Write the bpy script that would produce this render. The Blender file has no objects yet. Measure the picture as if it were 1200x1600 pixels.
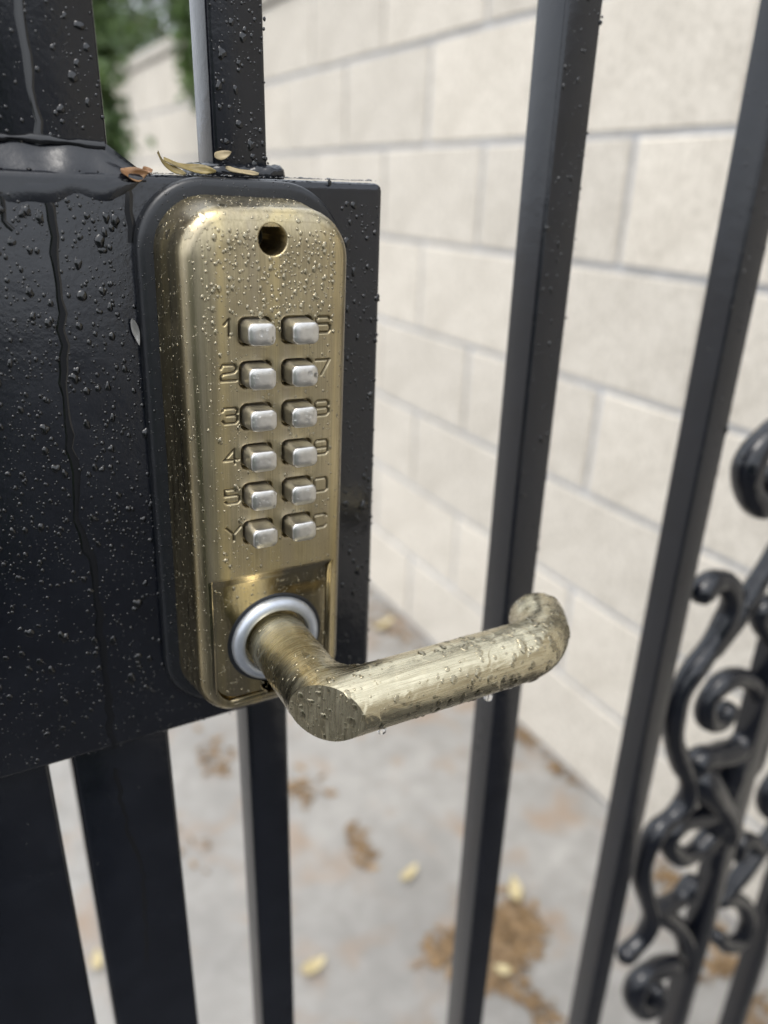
import bpy, bmesh, math, random
import numpy as np
from mathutils import Vector, Matrix

random.seed(7)
rng = np.random.default_rng(11)
sc = bpy.context.scene
col = sc.collection
R = math.radians

# ------------------------------------------------------------------ camera
CAM_H = 1.136
RGT = Vector((0.8743, -0.4846, 0.0282)).normalized()
UPV = Vector((0.1680, 0.3566, 0.9190)).normalized()
FWD = Vector((0.4554, 0.7987, -0.3932)).normalized()
cam_d = bpy.data.cameras.new('camera')
cam = bpy.data.objects.new('camera', cam_d)
col.objects.link(cam)
mw = Matrix.Identity(4)
for i in range(3):
    mw[i][0] = RGT[i]; mw[i][1] = UPV[i]; mw[i][2] = -FWD[i]
mw[2][3] = CAM_H
cam.matrix_world = mw
cam_d.sensor_fit = 'VERTICAL'
cam_d.sensor_height = 36.0
cam_d.sensor_width = 27.0
cam_d.lens = 36.0 * 1185.0 / 1600.0
cam_d.clip_start = 0.01
cam_d.clip_end = 500.0
cam_d.dof.use_dof = True
cam_d.dof.focus_distance = 0.206
cam_d.dof.aperture_fstop = cam_d.lens / 3.8
sc.camera = cam

# ------------------------------------------------------------------ light
SUN_EL, SUN_AZ = 68.0, 240.0     # azimuth clockwise from +Y
world = bpy.data.worlds.new("World")
sc.world = world
world.use_nodes = True
nt = world.node_tree
nt.nodes.clear()
w_out = nt.nodes.new('ShaderNodeOutputWorld')
w_bg = nt.nodes.new('ShaderNodeBackground')
w_hs = nt.nodes.new('ShaderNodeHueSaturation')
w_sky = nt.nodes.new('ShaderNodeTexSky')
w_sky.sky_type = 'NISHITA'
w_sky.sun_disc = False
w_sky.sun_elevation = R(SUN_EL)
w_sky.sun_rotation = R(SUN_AZ)
w_sky.air_density = 1.2
w_sky.dust_density = 6.0
w_sky.ozone_density = 1.0
w_hs.inputs['Saturation'].default_value = 0.30      # an overcast, grey sky
w_bg.inputs['Strength'].default_value = 0.15
nt.links.new(w_sky.outputs[0], w_hs.inputs['Color'])
# a layer of rain cloud over most of the sky
w_tc = nt.nodes.new('ShaderNodeTexCoord')
w_no = nt.nodes.new('ShaderNodeTexNoise')
w_no.inputs['Scale'].default_value = 2.2; w_no.inputs['Detail'].default_value = 5; w_no.inputs['Distortion'].default_value = 0.3
w_cr = nt.nodes.new('ShaderNodeValToRGB')
w_cr.color_ramp.elements[0].position = 0.30; w_cr.color_ramp.elements[0].color = (4.4, 4.85, 5.5, 1)
w_cr.color_ramp.elements[1].position = 0.72; w_cr.color_ramp.elements[1].color = (9.0, 9.4, 10.0, 1)
w_mx = nt.nodes.new('ShaderNodeMix'); w_mx.data_type = 'RGBA'
w_mx.inputs[0].default_value = 0.55
nt.links.new(w_tc.outputs['Generated'], w_no.inputs['Vector'])
nt.links.new(w_no.outputs['Fac'], w_cr.inputs['Fac'])
nt.links.new(w_hs.outputs[0], w_mx.inputs[6])
nt.links.new(w_cr.outputs['Color'], w_mx.inputs[7])
nt.links.new(w_mx.outputs[2], w_bg.inputs['Color'])
nt.links.new(w_bg.outputs[0], w_out.inputs['Surface'])

sun_d = bpy.data.lights.new('sun', 'SUN')
sun_d.energy = 0.6
sun_d.angle = R(30)
sun_d.color = (1.0, 0.95, 0.88)
sun = bpy.data.objects.new('sun', sun_d)
col.objects.link(sun)
_az, _el = R(SUN_AZ), R(SUN_EL)
sdir = Vector((math.sin(_az) * math.cos(_el), math.cos(_az) * math.cos(_el), math.sin(_el)))
sun.rotation_euler = sdir.to_track_quat('Z', 'Y').to_euler()
sun.location = (-2, 0, 5)

sc.view_settings.view_transform = 'Standard'
sc.view_settings.look = 'None'
sc.view_settings.exposure = 0.95
sc.view_settings.gamma = 1.0
sc.view_settings.use_curve_mapping = False
sc.cycles.blur_glossy = 0.1

# ------------------------------------------------------------------ helpers
MM = 0.001
def W(x, y, z):
    """millimetres from the camera -> world metres"""
    return Vector((x * MM, y * MM, z * MM + CAM_H))

def ray(px, py):
    a = (px - 600) / 1185.0; b = (800 - py) / 1185.0
    return RGT * a + UPV * b + FWD
def on_y(px, py, y):
    d = ray(px, py); return W(*(d * (y / d.y)))
def on_x(px, py, x):
    d = ray(px, py); return W(*(d * (x / d.x)))
def on_ground(px, py, z=0.0):
    d = ray(px, py); d = d * ((z - CAM_H) / d.z)
    return Vector((d.x, d.y, z))

def link(o, parent=None):
    col.objects.link(o)
    if parent is not None:
        o.parent = parent
    return o
def mesh_np(name, verts, faces, mat=None, smooth=True):
    """faces: list of index lists or an (n,k) array"""
    me = bpy.data.meshes.new(name)
    v = np.asarray(verts, dtype=np.float32)
    if isinstance(faces, np.ndarray) and faces.ndim == 2:
        n, k = faces.shape
        me.vertices.add(len(v)); me.vertices.foreach_set('co', v.ravel())
        me.loops.add(n * k); me.loops.foreach_set('vertex_index', faces.astype(np.int32).ravel())
        me.polygons.add(n)
        me.polygons.foreach_set('loop_start', np.arange(0, n * k, k, dtype=np.int32))
        me.update(calc_edges=True)
    else:
        me.from_pydata([tuple(map(float, p)) for p in v], [], [list(map(int, f)) for f in faces])
        me.update()
    me.polygons.foreach_set('use_smooth', np.full(len(me.polygons), smooth))
    if mat: me.materials.append(mat)
    me.validate()
    return me
def obj(name, me, parent=None, **props):
    o = link(bpy.data.objects.new(name, me), parent)
    for k, v in props.items(): o[k] = v
    return o
def empty(name, loc, label=None, cat=None, group=None):
    o = link(bpy.data.objects.new(name, None))
    o.location = loc; o.empty_display_size = 0.02
    if label: o['label'] = label
    if cat: o['category'] = cat
    if group: o['group'] = group
    return o
def from_bm(name, bm, mat, parent=None, smooth=True, **props):
    me = bpy.data.meshes.new(name)
    bmesh.ops.recalc_face_normals(bm, faces=bm.faces[:])
    bm.to_mesh(me); bm.free()
    me.polygons.foreach_set('use_smooth', np.full(len(me.polygons), smooth))
    me.materials.append(mat)
    return obj(name, me, parent, **props)

def box_bm(lo, hi, bev=0.0, seg=2):
    bm = bmesh.new()
    bmesh.ops.create_cube(bm, size=1.0)
    lo = Vector(lo); hi = Vector(hi)
    for v in bm.verts:
        v.co = Vector([(lo[i] + hi[i]) / 2 + v.co[i] * (hi[i] - lo[i]) for i in range(3)])
    if bev > 0:
        bmesh.ops.bevel(bm, geom=bm.edges[:], offset=bev, segments=seg, profile=0.5, affect='EDGES')
    return bm
def box(name, lo, hi, mat, parent=None, bev=0.0, seg=2, **props):
    """world-space box whose object origin is its own centre"""
    lo = Vector(lo); hi = Vector(hi); c = (lo + hi) / 2
    pl = parent.location if parent is not None else Vector((0, 0, 0))
    o = from_bm(name, box_bm(lo - c, hi - c, bev, seg), mat, parent, True, **props)
    o.location = c - pl
    try:
        o.data.set_sharp_from_angle(angle=R(50))
    except Exception: pass
    return o

def tube_arrays(path, radii, nseg=12, cap=True, flat=1.0):
    """sweep circles along a path, parallel-transport frame"""
    P = [Vector(p) for p in path]
    n = len(P)
    if not hasattr(radii, '__len__'): radii = [radii] * n
    T = []
    for i in range(n):
        a = P[max(i - 1, 0)]; b = P[min(i + 1, n - 1)]
        T.append((b - a).normalized())
    nrm = T[0].orthogonal().normalized()
    V = []; Fc = []
    for i in range(n):
        if i > 0:
            q = T[i - 1].rotation_difference(T[i]); nrm = (q @ nrm).normalized()
        bn = T[i].cross(nrm)
        for k in range(nseg):
            a = 2 * math.pi * k / nseg
            V.append(P[i] + nrm * (math.cos(a) * radii[i]) + bn * (math.sin(a) * radii[i]))
    for i in range(n - 1):
        for k in range(nseg):
            k2 = (k + 1) % nseg
            Fc.append([i * nseg + k, i * nseg + k2, (i + 1) * nseg + k2, (i + 1) * nseg + k])
    if cap:
        Fc.append(list(range(nseg))[::-1]); Fc.append([(n - 1) * nseg + k for k in range(nseg)])
    return V, Fc
def catmull(pts, sub=6):
    P = [Vector(p) for p in pts]; out = []
    n = len(P)
    for i in range(n - 1):
        p0 = P[max(i - 1, 0)]; p1 = P[i]; p2 = P[i + 1]; p3 = P[min(i + 2, n - 1)]
        for s in range(sub):
            t = s / sub
            out.append(0.5 * ((2 * p1) + (p2 - p0) * t + (2 * p0 - 5 * p1 + 4 * p2 - p3) * t * t
                              + (3 * p1 - p0 - 3 * p2 + p3) * t ** 3))
    out.append(P[-1]); return out

# ------------------------------------------------------------------ materials
def new_mat(name):
    m = bpy.data.materials.new(name); m.use_nodes = True
    t = m.node_tree; b = t.nodes['Principled BSDF']
    return m, t, b
def nd(t, typ, **kw):
    n = t.nodes.new(typ)
    for k, v in kw.items(): setattr(n, k, v)
    return n
def coords(t, scale=(1, 1, 1), kind='Object', rot=(0, 0, 0)):
    tc = nd(t, 'ShaderNodeTexCoord'); mp = nd(t, 'ShaderNodeMapping')
    mp.inputs['Scale'].default_value = scale
    mp.inputs['Rotation'].default_value = rot
    t.links.new(tc.outputs[kind], mp.inputs['Vector'])
    return mp.outputs['Vector']
def noise(t, vec, scale, detail=4, rough=0.55, dist=0.0):
    n = nd(t, 'ShaderNodeTexNoise')
    n.inputs['Scale'].default_value = scale; n.inputs['Detail'].default_value = detail
    n.inputs['Roughness'].default_value = rough; n.inputs['Distortion'].default_value = dist
    t.links.new(vec, n.inputs['Vector'])
    return n.outputs['Fac']
def ramp(t, fac, stops):
    r = nd(t, 'ShaderNodeValToRGB')
    e = r.color_ramp.elements
    while len(e) < len(stops): e.new(0.5)
    for i, (p, c) in enumerate(stops):
        e[i].position = p
        e[i].color = (c[0], c[1], c[2], 1) if hasattr(c, '__len__') else (c, c, c, 1)
    t.links.new(fac, r.inputs['Fac'])
    return r.outputs['Color']
def mixc(t, fac, a, b, mode='MIX'):
    m = nd(t, 'ShaderNodeMix', data_type='RGBA', blend_type=mode)
    for s, v in ((m.inputs[0], fac), (m.inputs[6], a), (m.inputs[7], b)):
        if isinstance(v, bpy.types.NodeSocket): t.links.new(v, s)
        elif hasattr(v, '__len__'): s.default_value = (v[0], v[1], v[2], 1)
        else: s.default_value = v
    return m.outputs[2]
def bump(t, b, height, strength, dist=0.001, prev=None):
    n = nd(t, 'ShaderNodeBump')
    n.inputs['Strength'].default_value = strength; n.inputs['Distance'].default_value = dist
    t.links.new(height, n.inputs['Height'])
    if prev is not None: t.links.new(prev, n.inputs['Normal'])
    t.links.new(n.outputs['Normal'], b.inputs['Normal'])
    return n.outputs['Normal']

def make_paint(name='black_paint', lump=0.25, gloss=1.0):
    m, t, b = new_mat(name)
    v = coords(t)
    big = noise(t, v, 60, 5)
    fine = noise(t, v, 900, 3)
    c = ramp(t, big, [(0.3, (0.0032, 0.0040, 0.0066)), (0.7, (0.0058, 0.0070, 0.0108))])
    t.links.new(c, b.inputs['Base Color'])
    rr = ramp(t, big, [(0.3, 0.13 * gloss), (0.7, 0.26 * gloss)])
    t.links.new(rr, b.inputs['Roughness'])
    b.inputs['Specular IOR Level'].default_value = 0.56
    p = bump(t, b, fine, 0.10, 0.0004)
    bump(t, b, noise(t, v, 160, 3), lump, 0.0006, p)
    return m
PAINT = make_paint()
PAINT_CAST = make_paint('wet_black_casting', 0.9, 0.6)

def make_brass(name, vec_scale, base_a, base_b, r_lo, r_hi, aniso=0.0, blotch=30.0, bstr=0.12, smooth_below=None):
    """brushed antique brass: scratches along the axis with the low scale"""
    m, t, b = new_mat(name)
    b.inputs['Metallic'].default_value = 1.0
    vb = coords(t, vec_scale)
    br = noise(t, vb, 1.0, 4, 0.7)
    br2 = noise(t, coords(t, tuple(s * 0.33 for s in vec_scale)), 1.0, 3, 0.6)
    bl = noise(t, coords(t), blotch, 5, 0.6)
    c1 = ramp(t, br, [(0.30, base_a), (0.70, base_b)])
    dark = tuple(x * 0.62 for x in base_a)
    f = ramp(t, bl, [(0.36, 0.55), (0.62, 0.0)])
    c2 = mixc(t, f, c1, dark)
    # tarnish in broad streaks along the brushing
    sk = noise(t, coords(t, tuple(170 if q > 500 else 6 for q in vec_scale)), 1.0, 3, 0.5)
    c2 = mixc(t, ramp(t, sk, [(0.36, 0.55), (0.50, 0.0)]), c2, (0.33, 0.285, 0.215))
    c2 = mixc(t, ramp(t, sk, [(0.54, 0.0), (0.68, 0.5)]), c2, (0.62, 0.50, 0.25))
    t.links.new(c2, b.inputs['Base Color'])
    rr = ramp(t, br2, [(0.3, r_lo), (0.7, r_hi)])
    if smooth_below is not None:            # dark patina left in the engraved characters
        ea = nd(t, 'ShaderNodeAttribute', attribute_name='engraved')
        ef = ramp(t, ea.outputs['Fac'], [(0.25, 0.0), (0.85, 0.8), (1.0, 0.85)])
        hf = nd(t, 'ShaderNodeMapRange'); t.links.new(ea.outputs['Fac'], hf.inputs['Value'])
        hf.inputs['From Min'].default_value = 1.1; hf.inputs['From Max'].default_value = 1.5       # shade inside the screw holes, painted near-black
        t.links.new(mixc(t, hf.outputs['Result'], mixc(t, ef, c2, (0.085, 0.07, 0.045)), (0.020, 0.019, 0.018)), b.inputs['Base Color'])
    if smooth_below is not None:            # the lever recess was polished, not brushed
        tc = nd(t, 'ShaderNodeTexCoord'); sp = nd(t, 'ShaderNodeSeparateXYZ')
        t.links.new(tc.outputs['Object'], sp.inputs[0])
        mr = nd(t, 'ShaderNodeMapRange')
        mr.inputs['From Min'].default_value = smooth_below - .0006; mr.inputs['From Max'].default_value = smooth_below
        t.links.new(sp.outputs['Z'], mr.inputs['Value'])
        rr = mixc(t, mr.outputs['Result'], (0.09, 0.09, 0.09), rr)
    t.links.new(rr, b.inputs['Roughness'])
    bump(t, b, br, bstr, 0.0002)
    return m
BR_A = (0.34, 0.285, 0.178); BR_B = (0.57, 0.49, 0.32)
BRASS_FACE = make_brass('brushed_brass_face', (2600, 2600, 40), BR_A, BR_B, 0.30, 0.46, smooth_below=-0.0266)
BRASS_SIDE = make_brass('brushed_brass_side', (1500, 1500, 60), BR_A, BR_B, 0.25, 0.38, bstr=0.10)

def make_lever_brass():
    m, t, b = new_mat('brushed_brass_lever')
    b.inputs['Metallic'].default_value = 1.0
    tc = nd(t, 'ShaderNodeTexCoord')
    sep = nd(t, 'ShaderNodeSeparateXYZ'); t.links.new(tc.outputs['Object'], sep.inputs[0])
    a = noise(t, coords(t, (70, 1500, 70)), 1.0, 4, 0.7, 0.3)        # rings round the spindle
    c = noise(t, coords(t, (60, 1300, 1300), rot=(0, 0, R(4))), 1.0, 4, 0.7, 0.2)   # lines along the grip
    mr = nd(t, 'ShaderNodeMapRange')
    mr.inputs['From Min'].default_value = 0.010; mr.inputs['From Max'].default_value = 0.016
    t.links.new(sep.outputs['X'], mr.inputs['Value'])
    f = mr.outputs['Result']
    br = mixc(t, f, a, c)
    bl = noise(t, coords(t), 45, 5, 0.6)
    c1 = ramp(t, br, [(0.30, (0.44, 0.385, 0.255)), (0.68, (0.72, 0.655, 0.475))])
    ff = ramp(t, bl, [(0.34, 0.4), (0.55, 0.0)])
    c2 = mixc(t, ff, c1, (0.22, 0.175, 0.10))
    t.links.new(c2, b.inputs['Base Color'])
    t.links.new(ramp(t, br, [(0.3, 0.20), (0.7, 0.34)]), b.inputs['Roughness'])
    p = bump(t, b, br, 0.16, 0.0002)
    # a film of water running over the metal
    p = bump(t, b, a, 0.22, 0.0002, p)
    p = bump(t, b, noise(t, coords(t), 130, 2, 0.5, 0.8), 0.25, 0.0012, p)
    fl = ramp(t, noise(t, coords(t), 95, 2, 0.5, 0.9), [(0.54, 0.0), (0.60, 1.0)])      # patches of it with a raised edge
    bump(t, b, fl, 0.22, 0.0006, p)
    return m
BRASS_LEVER = make_lever_brass()

def simple(name, colr, rough, metal=0.0, nscale=0, namp=0.25, bs=0.0):
    m, t, b = new_mat(name)
    b.inputs['Roughness'].default_value = rough; b.inputs['Metallic'].default_value = metal
    if nscale:
        n = noise(t, coords(t), nscale, 5, 0.6)
        t.links.new(ramp(t, n, [(0.3, tuple(x * (1 - namp) for x in colr)),
                                (0.7, tuple(min(1, x * (1 + namp)) for x in colr))]), b.inputs['Base Color'])
        if bs: bump(t, b, n, bs, 0.0005)
    else:
        b.inputs['Base Color'].default_value = (*colr, 1)
    return m
NICKEL = simple('satin_nickel', (0.61, 0.595, 0.565), 0.34, 1.0, 700, 0.10, 0.06)
ZINC = simple('zinc_collar', (0.47, 0.50, 0.55), 0.40, 0.8, 260, 0.10, 0.10)
RUBBER = simple('black_gasket', (0.007, 0.008, 0.010), 0.33, 0.0, 300, 0.2, 0.08)

WATER, _t, _b = new_mat('rain_water')
_b.inputs['Base Color'].default_value = (1, 1, 1, 1)
_b.inputs['Roughness'].default_value = 0.0
_b.inputs['IOR'].default_value = 1.40
_b.inputs['Transmission Weight'].default_value = 1.0

# water lying on black paint: what shows through it is the black, what shows on it is the sky
WATER_DARK, _t, _b = new_mat('rain_on_black_paint')
_b.inputs['Base Color'].default_value = (0.0030, 0.0033, 0.0042, 1)
_b.inputs['Roughness'].default_value = 0.02
_b.inputs['IOR'].default_value = 1.58

# water beaded on brass: the metal seen through a clear lens, with the sky mirrored on top
WATER_BRASS, _t, _b = new_mat('rain_on_brass')
_b.inputs['Base Color'].default_value = (0.42, 0.37, 0.25, 1)
_b.inputs['Metallic'].default_value = 1.0
_b.inputs['Roughness'].default_value = 0.17
_b.inputs['Coat Weight'].default_value = 0.6
_b.inputs['Coat IOR'].default_value = 1.45
_b.inputs['Coat Roughness'].default_value = 0.01
_g = _t.nodes.new('ShaderNodeBsdfGlass'); _g.inputs['IOR'].default_value = 1.36; _g.inputs['Roughness'].default_value = 0.0
_m = _t.nodes.new('ShaderNodeMixShader'); _m.inputs[0].default_value = 0.52
_t.links.new(_g.outputs[0], _m.inputs[1]); _t.links.new(_b.outputs[0], _m.inputs[2])
_t.links.new(_m.outputs[0], _t.nodes['Material Output'].inputs['Surface'])

def make_block():
    m, t, b = new_mat('concrete_block')
    v = coords(t)
    oi = nd(t, 'ShaderNodeObjectInfo')
    wv = coords(t, kind='Object')
    n1 = noise(t, v, 9, 7, 0.72, 0.5); n2 = noise(t, v, 90, 5, 0.7)
    c = ramp(t, n1, [(0.25, (0.535, 0.495, 0.43)), (0.75, (0.72, 0.675, 0.60))])
    sp = ramp(t, n2, [(0.34, (0.50, 0.48, 0.45)), (0.56, (1, 1, 1))])
    c = mixc(t, 0.6, c, sp, 'MULTIPLY')
    tone = ramp(t, oi.outputs['Random'], [(0, (0.91, 0.905, 0.895)), (0.5, (0.97, 0.965, 0.955)), (1, (1.04, 1.03, 1.01))])
    c = mixc(t, 1.0, c, tone, 'MULTIPLY')
    t.links.new(c, b.inputs['Base Color'])
    b.inputs['Roughness'].default_value = 0.9
    bump(t, b, n2, 0.5, 0.003)
    return m
BLOCK = make_block()
MORTAR = simple('grey_mortar', (0.43, 0.435, 0.445), 0.95, 0.0, 14, 0.2, 0.4)
CAPM = simple('wall_cap', (0.44, 0.41, 0.36), 0.9, 0.0, 25, 0.15, 0.4)

def make_ground():
    m, t, b = new_mat('wet_concrete')
    v = coords(t)
    n1 = noise(t, v, 2.2, 6, 0.6); n2 = noise(t, v, 8, 6, 0.6, 0.6); n3 = noise(t, v, 140, 4, 0.7)
    c = ramp(t, n1, [(0.30, (0.205, 0.198, 0.186)), (0.70, (0.345, 0.334, 0.312))])
    c = mixc(t, ramp(t, noise(t, v, 21, 6, 0.7, 0.5), [(0.40, 0.45), (0.60, 0.0)]), c, (0.17, 0.162, 0.15))   # damp mottling
    st = ramp(t, n2, [(0.52, 0.0), (0.68, 0.6)])
    c = mixc(t, st, c, (0.25, 0.165, 0.10))          # tannin stains left by leaves
    sp = ramp(t, n3, [(0.25, (0.80, 0.80, 0.80)), (0.5, (1, 1, 1))])
    c = mixc(t, 0.6, c, sp, 'MULTIPLY')
    t.links.new(c, b.inputs['Base Color'])
    t.links.new(ramp(t, n1, [(0.35, 0.45), (0.65, 0.75)]), b.inputs['Roughness'])
    bump(t, b, n3, 0.35, 0.002)
    return m
GROUND = make_ground()

def leaf_mat(name, ca, cb, rough=0.5, scale=180):
    m, t, b = new_mat(name)
    n = noise(t, coords(t), scale, 4, 0.6)
    t.links.new(ramp(t, n, [(0.32, ca), (0.68, cb)]), b.inputs['Base Color'])
    b.inputs['Roughness'].default_value = rough
    return m
LEAF_OLIVE = leaf_mat('dried_olive_leaf', (0.13, 0.095, 0.030), (0.29, 0.225, 0.085))
LEAF_TAN = leaf_mat('dried_tan_leaf', (0.24, 0.185, 0.10), (0.42, 0.345, 0.20))
LEAF_BROWN = leaf_mat('dried_brown_leaf', (0.16, 0.075, 0.03), (0.33, 0.19, 0.09))
LEAF_PALE = leaf_mat('pale_wet_leaf', (0.10, 0.10, 0.095), (0.30, 0.295, 0.28), 0.2)
LEAF_YELLOW = leaf_mat('fallen_yellow_leaf', (0.34, 0.275, 0.14), (0.55, 0.47, 0.28), 0.55, 60)
LITTER = leaf_mat('litter_flakes', (0.10, 0.062, 0.030), (0.27, 0.175, 0.085), 0.7, 60)
FOLIAGE = leaf_mat('tree_leaf', (0.032, 0.066, 0.016), (0.095, 0.150, 0.04), 0.5, 7)
BARK = simple('bark', (0.11, 0.085, 0.06), 0.9, 0, 30, 0.4, 0.6)

# ------------------------------------------------------------------ ground
def build_ground():
    xs = np.array([-200, -20, -4, -1.5] + list(np.linspace(-1, 3, 21)) + [5, 20, 200.0])
    ys = np.array([-200, -20, -4, -2] + list(np.linspace(-1, 7, 33)) + [10, 30, 200.0])
    V = [(x, y, 0.0) for y in ys for x in xs]
    nx = len(xs)
    Fq = np.array([[j * nx + i, j * nx + i + 1, (j + 1) * nx + i + 1, (j + 1) * nx + i]
                   for j in range(len(ys) - 1) for i in range(nx - 1)])
    obj('ground', mesh_np('ground', V, Fq, GROUND), kind='structure',
        label='wet pale concrete paving stained by fallen leaves')
build_ground()
ADDED_ASPHALT = simple('added_asphalt', (0.035, 0.036, 0.038), 0.55, 0.0, 220, 0.5, 0.5)  # for a dark sheet added out of view, mirrored by paint and brass
obj('added_driveway', mesh_np('added_driveway', [(-60, -60, .004), (60, -60, .004), (60, .16, .004), (-60, .16, .004)], np.array([[0, 1, 2, 3]]), ADDED_ASPHALT),
    kind='structure', label='dark asphalt sheet added unseen in front of the gate for dark reflections')

# ------------------------------------------------------------------ block wall
XW = 0.990
def build_wall():
    y0, y1 = -3.25, 6.49
    root = empty('block_wall', (XW, 2.8, 0),
                 'tan concrete block wall running along the passage behind the gate', 'wall')
    lv = root.location
    box('mortar', (XW + 0.006, y0, -0.02), (XW + 0.19, y1, 1.628), MORTAR, root)
    variants = []
    for k in range(6):
        L, H = 0.3945, 0.1925
        bm = box_bm((0, -L / 2, -H / 2), (0.16, L / 2, H / 2))
        bmesh.ops.bevel(bm, geom=bm.edges[:], offset=0.0035, segments=1, affect='EDGES')
        for v in bm.verts:
            v.co += Vector((random.uniform(-.0006, .0006), random.uniform(-.0022, .0022), random.uniform(-.002, .002)))
        me = bpy.data.meshes.new('block')
        bmesh.ops.recalc_face_normals(bm, faces=bm.faces[:])
        bm.to_mesh(me); bm.free(); me.materials.append(BLOCK)
        variants.append(me)
    zt = CAM_H + 0.495
    for c in range(8):
        zc = zt - 0.2033 * (c + 0.5) + 0.0
        ph = 0.975 if c % 2 == 0 else 1.178          # joint positions measured on the photograph
        if c % 2 == 0: ph = 1.400 - 0.0
        ph = (1.401, 1.598, 1.381, 1.598, 1.381, 1.590, 1.381, 1.585)[c]
        yj = ph - 0.4064 * math.ceil((ph - y0) / 0.4064)
        while yj < y1 - 0.1:
            o = obj('block', random.choice(variants), root)
            o.location = Vector((XW + random.uniform(-.0012, .0012), yj + 0.2032, zc)) - lv
            yj += 0.4064
    for k in range(24):
        a = y0 + k * 0.4064
        b = box('cap_block', (XW - 0.012, a + 0.003, 1.634), (XW + 0.20, min(a + 0.4034, y1), 1.685), CAPM, root, 0.005)
build_wall()

# ------------------------------------------------------------------ tree beyond the wall
def build_tree():
    base = Vector((2.1, 5.6, 0.0))
    root = empty('tree', base, 'dark green leafy tree overhanging the far end of the block wall', 'tree')
    tv, tf = tube_arrays([(0, 0, -0.1), (-0.05, -.05, 0.8), (-0.12, -0.15, 1.6), (-0.3, -0.3, 2.6)], [.13, .11, .09, .06], 10)
    obj('trunk', mesh_np('trunk', tv, tf, BARK), root)
    limbs = [[(-.12, -.15, 1.5), (-.5, -.5, 2.2), (-1.0, -.75, 2.6)], [(-.2, -.2, 2.0), (.3, .5, 2.8)],
             [(-.12, -.15, 1.6), (-.7, -.1, 2.0), (-1.25, -.35, 1.95)], [(-.3, -.3, 2.5), (-.6, .3, 3.3)], [(-.5, -.5, 2.2), (-1.1, -1.6, 2.4), (-1.5, -2.4, 2.05)], [(-.9, -1.2, 2.35), (-1.1, -2.0, 2.3), (-1.19, -2.55, 2.0)]]
    for l in limbs:
        v, f = tube_arrays(catmull(l, 4), list(np.linspace(.045, .012, (len(l) - 1) * 4 + 1)), 8)
        obj('limb', mesh_np('limb', v, f, BARK), root)
    # leaf clumps
    cl = []
    for _ in range(70):
        a = random.uniform(0, 6.283); r = random.uniform(0.2, 1.25)
        cl.append((Vector((-0.35 + r * math.cos(a), -0.2 + r * math.sin(a), random.uniform(1.85, 3.7))), random.uniform(.16, .34), 120))
    for _ in range(120):                         # low outer boughs over the wall
        cl.append((Vector((random.uniform(-1.35, .3), random.uniform(-1.1, .9), random.uniform(1.60, 2.5))), random.uniform(.12, .24), 110))
    # the spray that hangs down in front of the wall's far end
    for k in range(16):
        t = k / 15
        cl.append((Vector((-1.50 + .02 * math.sin(k), -2.4 + .06 * math.cos(k * 2), 2.05 - 0.80 * t)), .085 - .035 * t, 150))
    for k in range(10):
        t = k / 9
        cl.append((Vector((-1.19 + .015 * t, -2.55, 2.0 - .56 * t)), .09 - .04 * t, 90))
    V = []; Fq = []
    for c, r, n in cl:
        for _ in range(n):
            d = Vector((random.gauss(0, 1), random.gauss(0, 1), random.gauss(0, .9)))
            p = c + d * (r * 0.55)
            ax = Vector((random.gauss(0, 1), random.gauss(0, 1), random.gauss(-.6, .8))).normalized()
            sd = ax.orthogonal().normalized()
            sd = Matrix.Rotation(random.uniform(0, 6.28), 3, ax) @ sd
            L = random.uniform(.035, .06); w = L * .28
            i = len(V)
            V += [p, p + ax * L * .5 + sd * w, p + ax * L, p + ax * L * .5 - sd * w]
            Fq.append((i, i + 1, i + 2, i + 3))
    obj('crown', mesh_np('crown', V, np.array(Fq), FOLIAGE, False), root)
build_tree()

def build_added_hedge():
    # unseen shrubs added behind the camera to give paint and brass a dark reflection
    root = empty('added_hedge', (-0.9, -1.75, 0), 'dark clipped shrubs added unseen in front of the gate for dark reflections', 'added_hedge')
    for k in range(5):
        v, f = tube_arrays([(-1.3 + .45 * k, 0, -.05), (-1.28 + .45 * k, .03, .5), (-1.3 + .45 * k, 0, 1.2)], [.025, .02, .01], 6)
        obj('stem', mesh_np('stem', v, f, BARK), root)
    V = []; Fq = []
    for _ in range(6500):
        p = Vector((random.uniform(-1.6, 0.85), random.uniform(-.4, .4), random.uniform(.05, 1.25)))
        p.y += .05 * math.sin(p.x * 5) + .04 * math.sin(p.z * 7)
        ax = Vector((random.gauss(0, 1), random.gauss(.4, 1), random.gauss(.3, .8))).normalized()
        sd = Matrix.Rotation(random.uniform(0, 6.28), 3, ax) @ ax.orthogonal().normalized()
        L = random.uniform(.05, .09); w = L * .3; i = len(V)
        V += [p, p + ax * L * .5 + sd * w, p + ax * L, p + ax * L * .5 - sd * w]; Fq.append((i, i + 1, i + 2, i + 3))
    obj('foliage', mesh_np('foliage', V, np.array(Fq), FOLIAGE, False), root)
build_added_hedge()

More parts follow.
